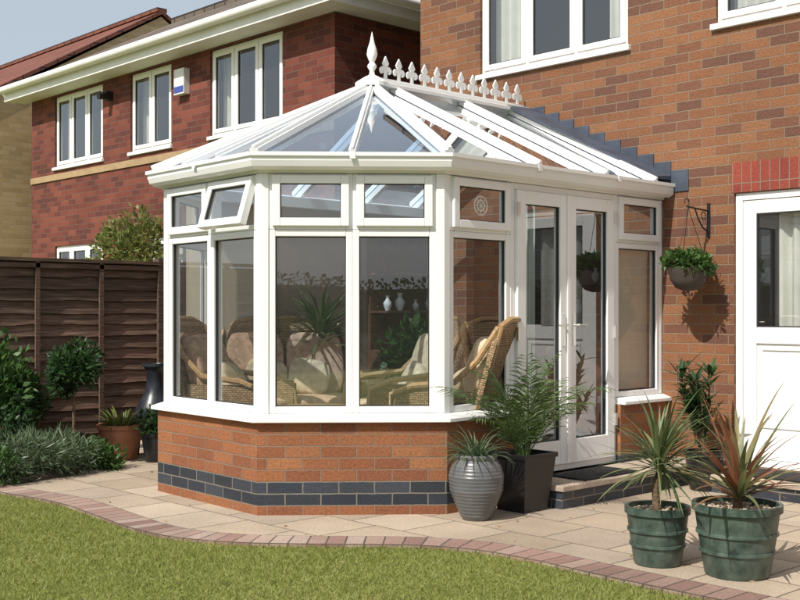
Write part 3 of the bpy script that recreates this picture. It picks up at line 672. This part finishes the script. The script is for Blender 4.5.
mb.obj('body',[M['castiron']],p,smooth=True)
mb=MB(); q=[cc+dv*.012+sx*.07*math.cos(t)+Vector((0,0,.08*math.sin(t))) for t in np.linspace(0,6.0,16)]; mb.add(q,[tuple(range(16))]); mb.obj('fire_mouth_dark',[M['iron']],p,recalc=False)  # flat black disc over the solid body paints the opening's shade
p=empty('black_plant_pot'); c=(-8.36,5.06,.017); pot(p,c,.13,.25,'black_pot'); shrub('leaves',(c[0],c[1],.36),(.16,.16,.14),500,.06,.03,M['leafdark'],p,k=8)
def bush(name,c,R,n,L,W,mt,k=20):
    e=empty(name); mb=MB()
    for i in range(6):
        mb.tube([(c[0]+rnd.uniform(-.05,.05),c[1]+rnd.uniform(-.05,.05),0),(c[0]+rnd.uniform(-.6,.6)*R[0],c[1]+rnd.uniform(-.6,.6)*R[1],c[2]+rnd.uniform(-.1,.5)*R[2])],.012,0,5,.004)
    mb.obj('stems',[M['bark']],e); shrub('foliage',c,R,n,L,W,M[mt],e,k=k); return e
bush('shrub',(-8.98,3.82,.55),(.46,.48,.52),6000,.085,.036,'leafmid',26)
bush('shrub',(-8.62,3.60,.30),(.40,.40,.36),3600,.055,.022,'leafdark')
bush('lavender_plant',(-8.22,3.68,.16),(.34,.42,.26),3600,.08,.009,'leafgrey')
bush('lavender_plant',(-8.30,4.08,.15),(.28,.32,.23),3000,.08,.010,'leafgrey')
bush('low_perennial_plant',(-8.04,3.42,.10),(.24,.28,.18),1700,.05,.022,'leafmid')
bush('low_perennial_plant',(-8.30,4.52,.10),(.20,.18,.15),1300,.05,.022,'leafmid')
bush('shrub',(-8.9,2.6,.5),(.5,.7,.55),3000,.08,.035,'leafmid')
bush('shrub',(-8.95,1.0,.5),(.45,.9,.55),2500,.08,.035,'leafdark')
bush('garden_shrub',(-10.6,6.2,1.75),(.6,.5,.62),3200,.075,.03,'leafyel',26)
# garden hedge and trees at the far end of the lawn (seen in reflections)
e=empty('garden_hedge'); mb=MB(); mb.box(-9,10,-9.6,-8.8,0,1.9); mb.box(9.2,10,-8.7,7,0,1.8); mb.obj('hedge_core',[M['hedge']],e,uv=False)
n=9000; P=np.stack([rng.uniform(-9.2,10,n),rng.uniform(-8.85,-8.5,n)+0,rng.uniform(0,2.15,n)],1); leaves('hedge_leaves',P,np.tile([0,1.,.2],(n,1)),.14,.08,M['hedge'],e)
n=6000; P=np.stack([rng.uniform(8.9,9.3,n),rng.uniform(-8.7,7,n),rng.uniform(0,2.0,n)],1); leaves('hedge_leaves_side',P,np.tile([-1.,0,.2],(n,1)),.14,.08,M['hedge'],e)
for (tx,ty,th) in ((-3,-13,5.2),(13,-5,5),(-10,-12,5)):
    e=empty('garden_tree'); mb=MB(); mb.tube([(tx,ty,0),(tx+.1,ty,th*.3),(tx,ty+.1,th*.7)],.18,0,8,.06)
    for i in range(7):
        a=rnd.uniform(0,6.28); mb.tube([(tx,ty,th*rnd.uniform(.3,.5)),(tx+1.4*math.cos(a),ty+1.4*math.sin(a),th*rnd.uniform(.6,.8))],.07,0,6,.02)
    mb.obj('trunk',[M['bark']],e); shrub('crown',(tx,ty,th*.68),(2.4,2.4,th*.36),5000,.28,.16,M['hedge'],e,k=26)
# ---------------------------------------------------------------- interior furniture
def armchair(loc,rot,cm,name='cane_armchair',w=.62,ns=1):
    e=empty(name); mt=Matrix.Translation(loc)@Matrix.Rotation(rot,4,'Z'); hw=w/2
    RX=Matrix.Rotation(math.radians(-16),4,'X')
    mb=MB(); cw=(w-.08)/ns
    for i in range(ns):
        cx=-hw+.04+cw*(i+.5)
        mb.cushion((cx,-.02,.40),(cw-.01,.58,.15),e=.28); mb.cushion((cx,.25,.70),(cw-.015,.14,.52),RX,e=.28)
    mb.obj('cushions',[M[cm]],e,smooth=True,mat4=mt,uv=False)
    mb=MB()
    for i in range(ns): mb.cushion((-hw+.04+cw*(i+.5)+.07*(1 if i==0 else -1),.10,.60),(.34,.11,.30),Matrix.Rotation(math.radians(-26),4,'X')@Matrix.Rotation(.2,4,'Y'),e=.4)
    mb.obj('scatter_cushions',[M['cushion']],e,smooth=True,mat4=mt,uv=False)
    mb=MB(); mb.cushion((0,.355,.70),(w+.02,.05,.74),RX,e=.25)
    for s in (-1,1): mb.box(s*hw*.985-.008,s*hw*.985+.008,-.30,.27,.10,.60)
    mb.box(-hw+.01,hw-.01,-.315,-.30,.10,.32); mb.obj('wicker_panels',[M['wicker']],e,mat4=mt)
    mb=MB()
    for s in (-1,1):
        mb.tube([(s*hw,-.32,0),(s*hw,-.33,.35),(s*hw*1.02,-.30,.57),(s*hw*1.05,-.15,.63),(s*hw*1.05,.15,.66),(s*hw,.30,.80),(s*hw*.9,.44,1.02)],.022)
        mb.tube([(s*hw,.28,0),(s*hw,.26,.4),(s*hw*.9,.38,.75),(s*hw*.9,.46,1.02)],.018)
    mb.tube([(-hw*.9,.45,1.02),(-hw*.4,.47,1.07),(hw*.4,.47,1.07),(hw*.9,.45,1.02)],.022)
    mb.box(-hw,hw,-.31,.27,.28,.31)
    mb.obj('cane_frame',[M['cane']],e,smooth=True,mat4=mt,uv=False)
FZ=.171
armchair((-5.36,5.56,FZ),math.radians(-66),'cushion'); armchair((-6.10,5.75,FZ),math.radians(-25),'cushion')
armchair((-6.98,5.42,FZ),math.radians(60),'pink','cane_sofa',1.05,2); armchair((-6.82,4.84,FZ),math.radians(120),'pink')
e=empty('coffee_table'); mb=MB(); mb.lathe([(.30,.42),(.31,.43),(.31,.45),(.30,.46)],(-6.05,4.95,FZ),30); mb.lathe([(.2,0),(.18,.03),(.04,.08),(.04,.38),(.15,.418)],(-6.05,4.95,FZ),20); mb.obj('table',[M['cane']],e,smooth=True)
e=empty('display_cabinet'); mb=MB(); mb.box(-7.54,-7.22,6.75,7.46,FZ,.95); mb.box(-7.54,-7.5,6.75,7.46,.951,2.05)
for z in (1.28,1.62,2.02): mb.box(-7.499,-7.28,6.75,7.46,z,z+.022)
mb.obj('cabinet',[M['wood']],e,bevel=.004)
mb=MB(); vp=[(.025,0),(.045,.05),(.05,.09),(.02,.13),(.018,.15),(.03,.17)]
for y,z,s in ((7.15,.951,.7),(6.85,1.303,.8),(7.0,1.303,.95),(7.2,1.303,.6),(7.38,1.303,.85)): 
    mb.lathe([(a*s,b*s) for a,b in vp],(-7.38,y,z),14)
mb.obj('vases',[M['china']],e,smooth=True)
mb=MB()
for x,z in ((-6.8,.951),(-6.1,.951),(-5.7,.951),(-6.7,1.276),(-5.9,1.276),(-6.5,1.576),(-5.6,1.576)): mb.lathe([(a*.8,b*.8) for a,b in vp],(x,YW+1.2,z),14)
mb.obj('vases',[M['china']],dr,smooth=True)
e=empty('indoor_palm'); pc=(-7.12,5.86); mb=MB(); mb.lathe([(.16,0),(.16,.03),(.05,.06),(.05,.46),(.15,.49),(.15,.51)],(pc[0],pc[1],FZ),20); mb.obj('plant_stand',[M['wood']],e,smooth=True)
pot(e,(pc[0],pc[1],FZ+.511),.13,.22,'terracotta'); mb=MB()
for i in range(120): sword(mb,(pc[0],pc[1],FZ+.78+rnd.uniform(0,.22)),rnd.uniform(0,6.28),rnd.uniform(.0,1.5),rnd.uniform(.34,.6),.028,rnd.uniform(.5,1.5))
mb.obj('fronds',[M['leafpalm']],e,recalc=False,uv=False)
e=empty('indoor_fig_plant'); fc=(-6.90,6.70); pot(e,(fc[0],fc[1],FZ),.16,.3,'green_pot'); mb=MB(); mb.tube([(fc[0],fc[1],.4),(fc[0]+.02,fc[1],1.1)],.014); mb.obj('stem',[M['bark']],e); shrub('leaves',(fc[0],fc[1],1.0),(.27,.27,.36),1000,.11,.05,M['leafmid'],e)
mb=MB(); wavy(mb,frD,u0+.1,u0+.42,-.17,.25,2.1,.025,.075); mb.obj('curtain_panel',[M['curtaind']],con,recalc=False,smooth=True)
mb=MB(); mb.lbox(frD,dy1-base+.03,D[1]-base-.05,-.125,-.12,.7,1.8); mb.obj('beige_pane_backing',[M['cream']],con)  # added cream sheet, stands in for the beige reflected wall tone
# ---------------------------------------------------------------- camera, light
cam=bpy.data.objects.new('camera',bpy.data.cameras.new('camera')); scene.collection.objects.link(cam); scene.camera=cam
cam.location=(0,0,1.3); cam.rotation_euler=(math.radians(90),0,math.radians(46.5)); cam.data.sensor_width=36; cam.data.lens=50.3; cam.data.shift_y=.01375; cam.data.clip_end=600
el=math.radians(47); hx,hy=.13,-.9915
ts=Vector((hx*math.cos(el),hy*math.cos(el),math.sin(el)))
sd=bpy.data.lights.new('sun','SUN'); sd.energy=5.0; sd.angle=math.radians(.5); sd.color=(1,.955,.87)
so=bpy.data.objects.new('sun',sd); scene.collection.objects.link(so); so.rotation_euler=(-ts).to_track_quat('-Z','Y').to_euler()
w=bpy.data.worlds.new('World'); scene.world=w; w.use_nodes=True; nt=w.node_tree; bg=nt.nodes['Background']
sk=nn(nt,'ShaderNodeTexSky'); sk.sky_type='NISHITA'; sk.sun_disc=False; sk.sun_elevation=el; sk.sun_rotation=math.atan2(hx,hy); sk.dust_density=4; sk.air_density=1.0; sk.ozone_density=1
nt.links.new(mixc(nt,.55,sk.outputs[0],(6.4,7.1,7.7)),bg.inputs[0]); bg.inputs[1].default_value=.115
scene.view_settings.view_transform='Standard'; scene.view_settings.look='None'; scene.view_settings.exposure=0
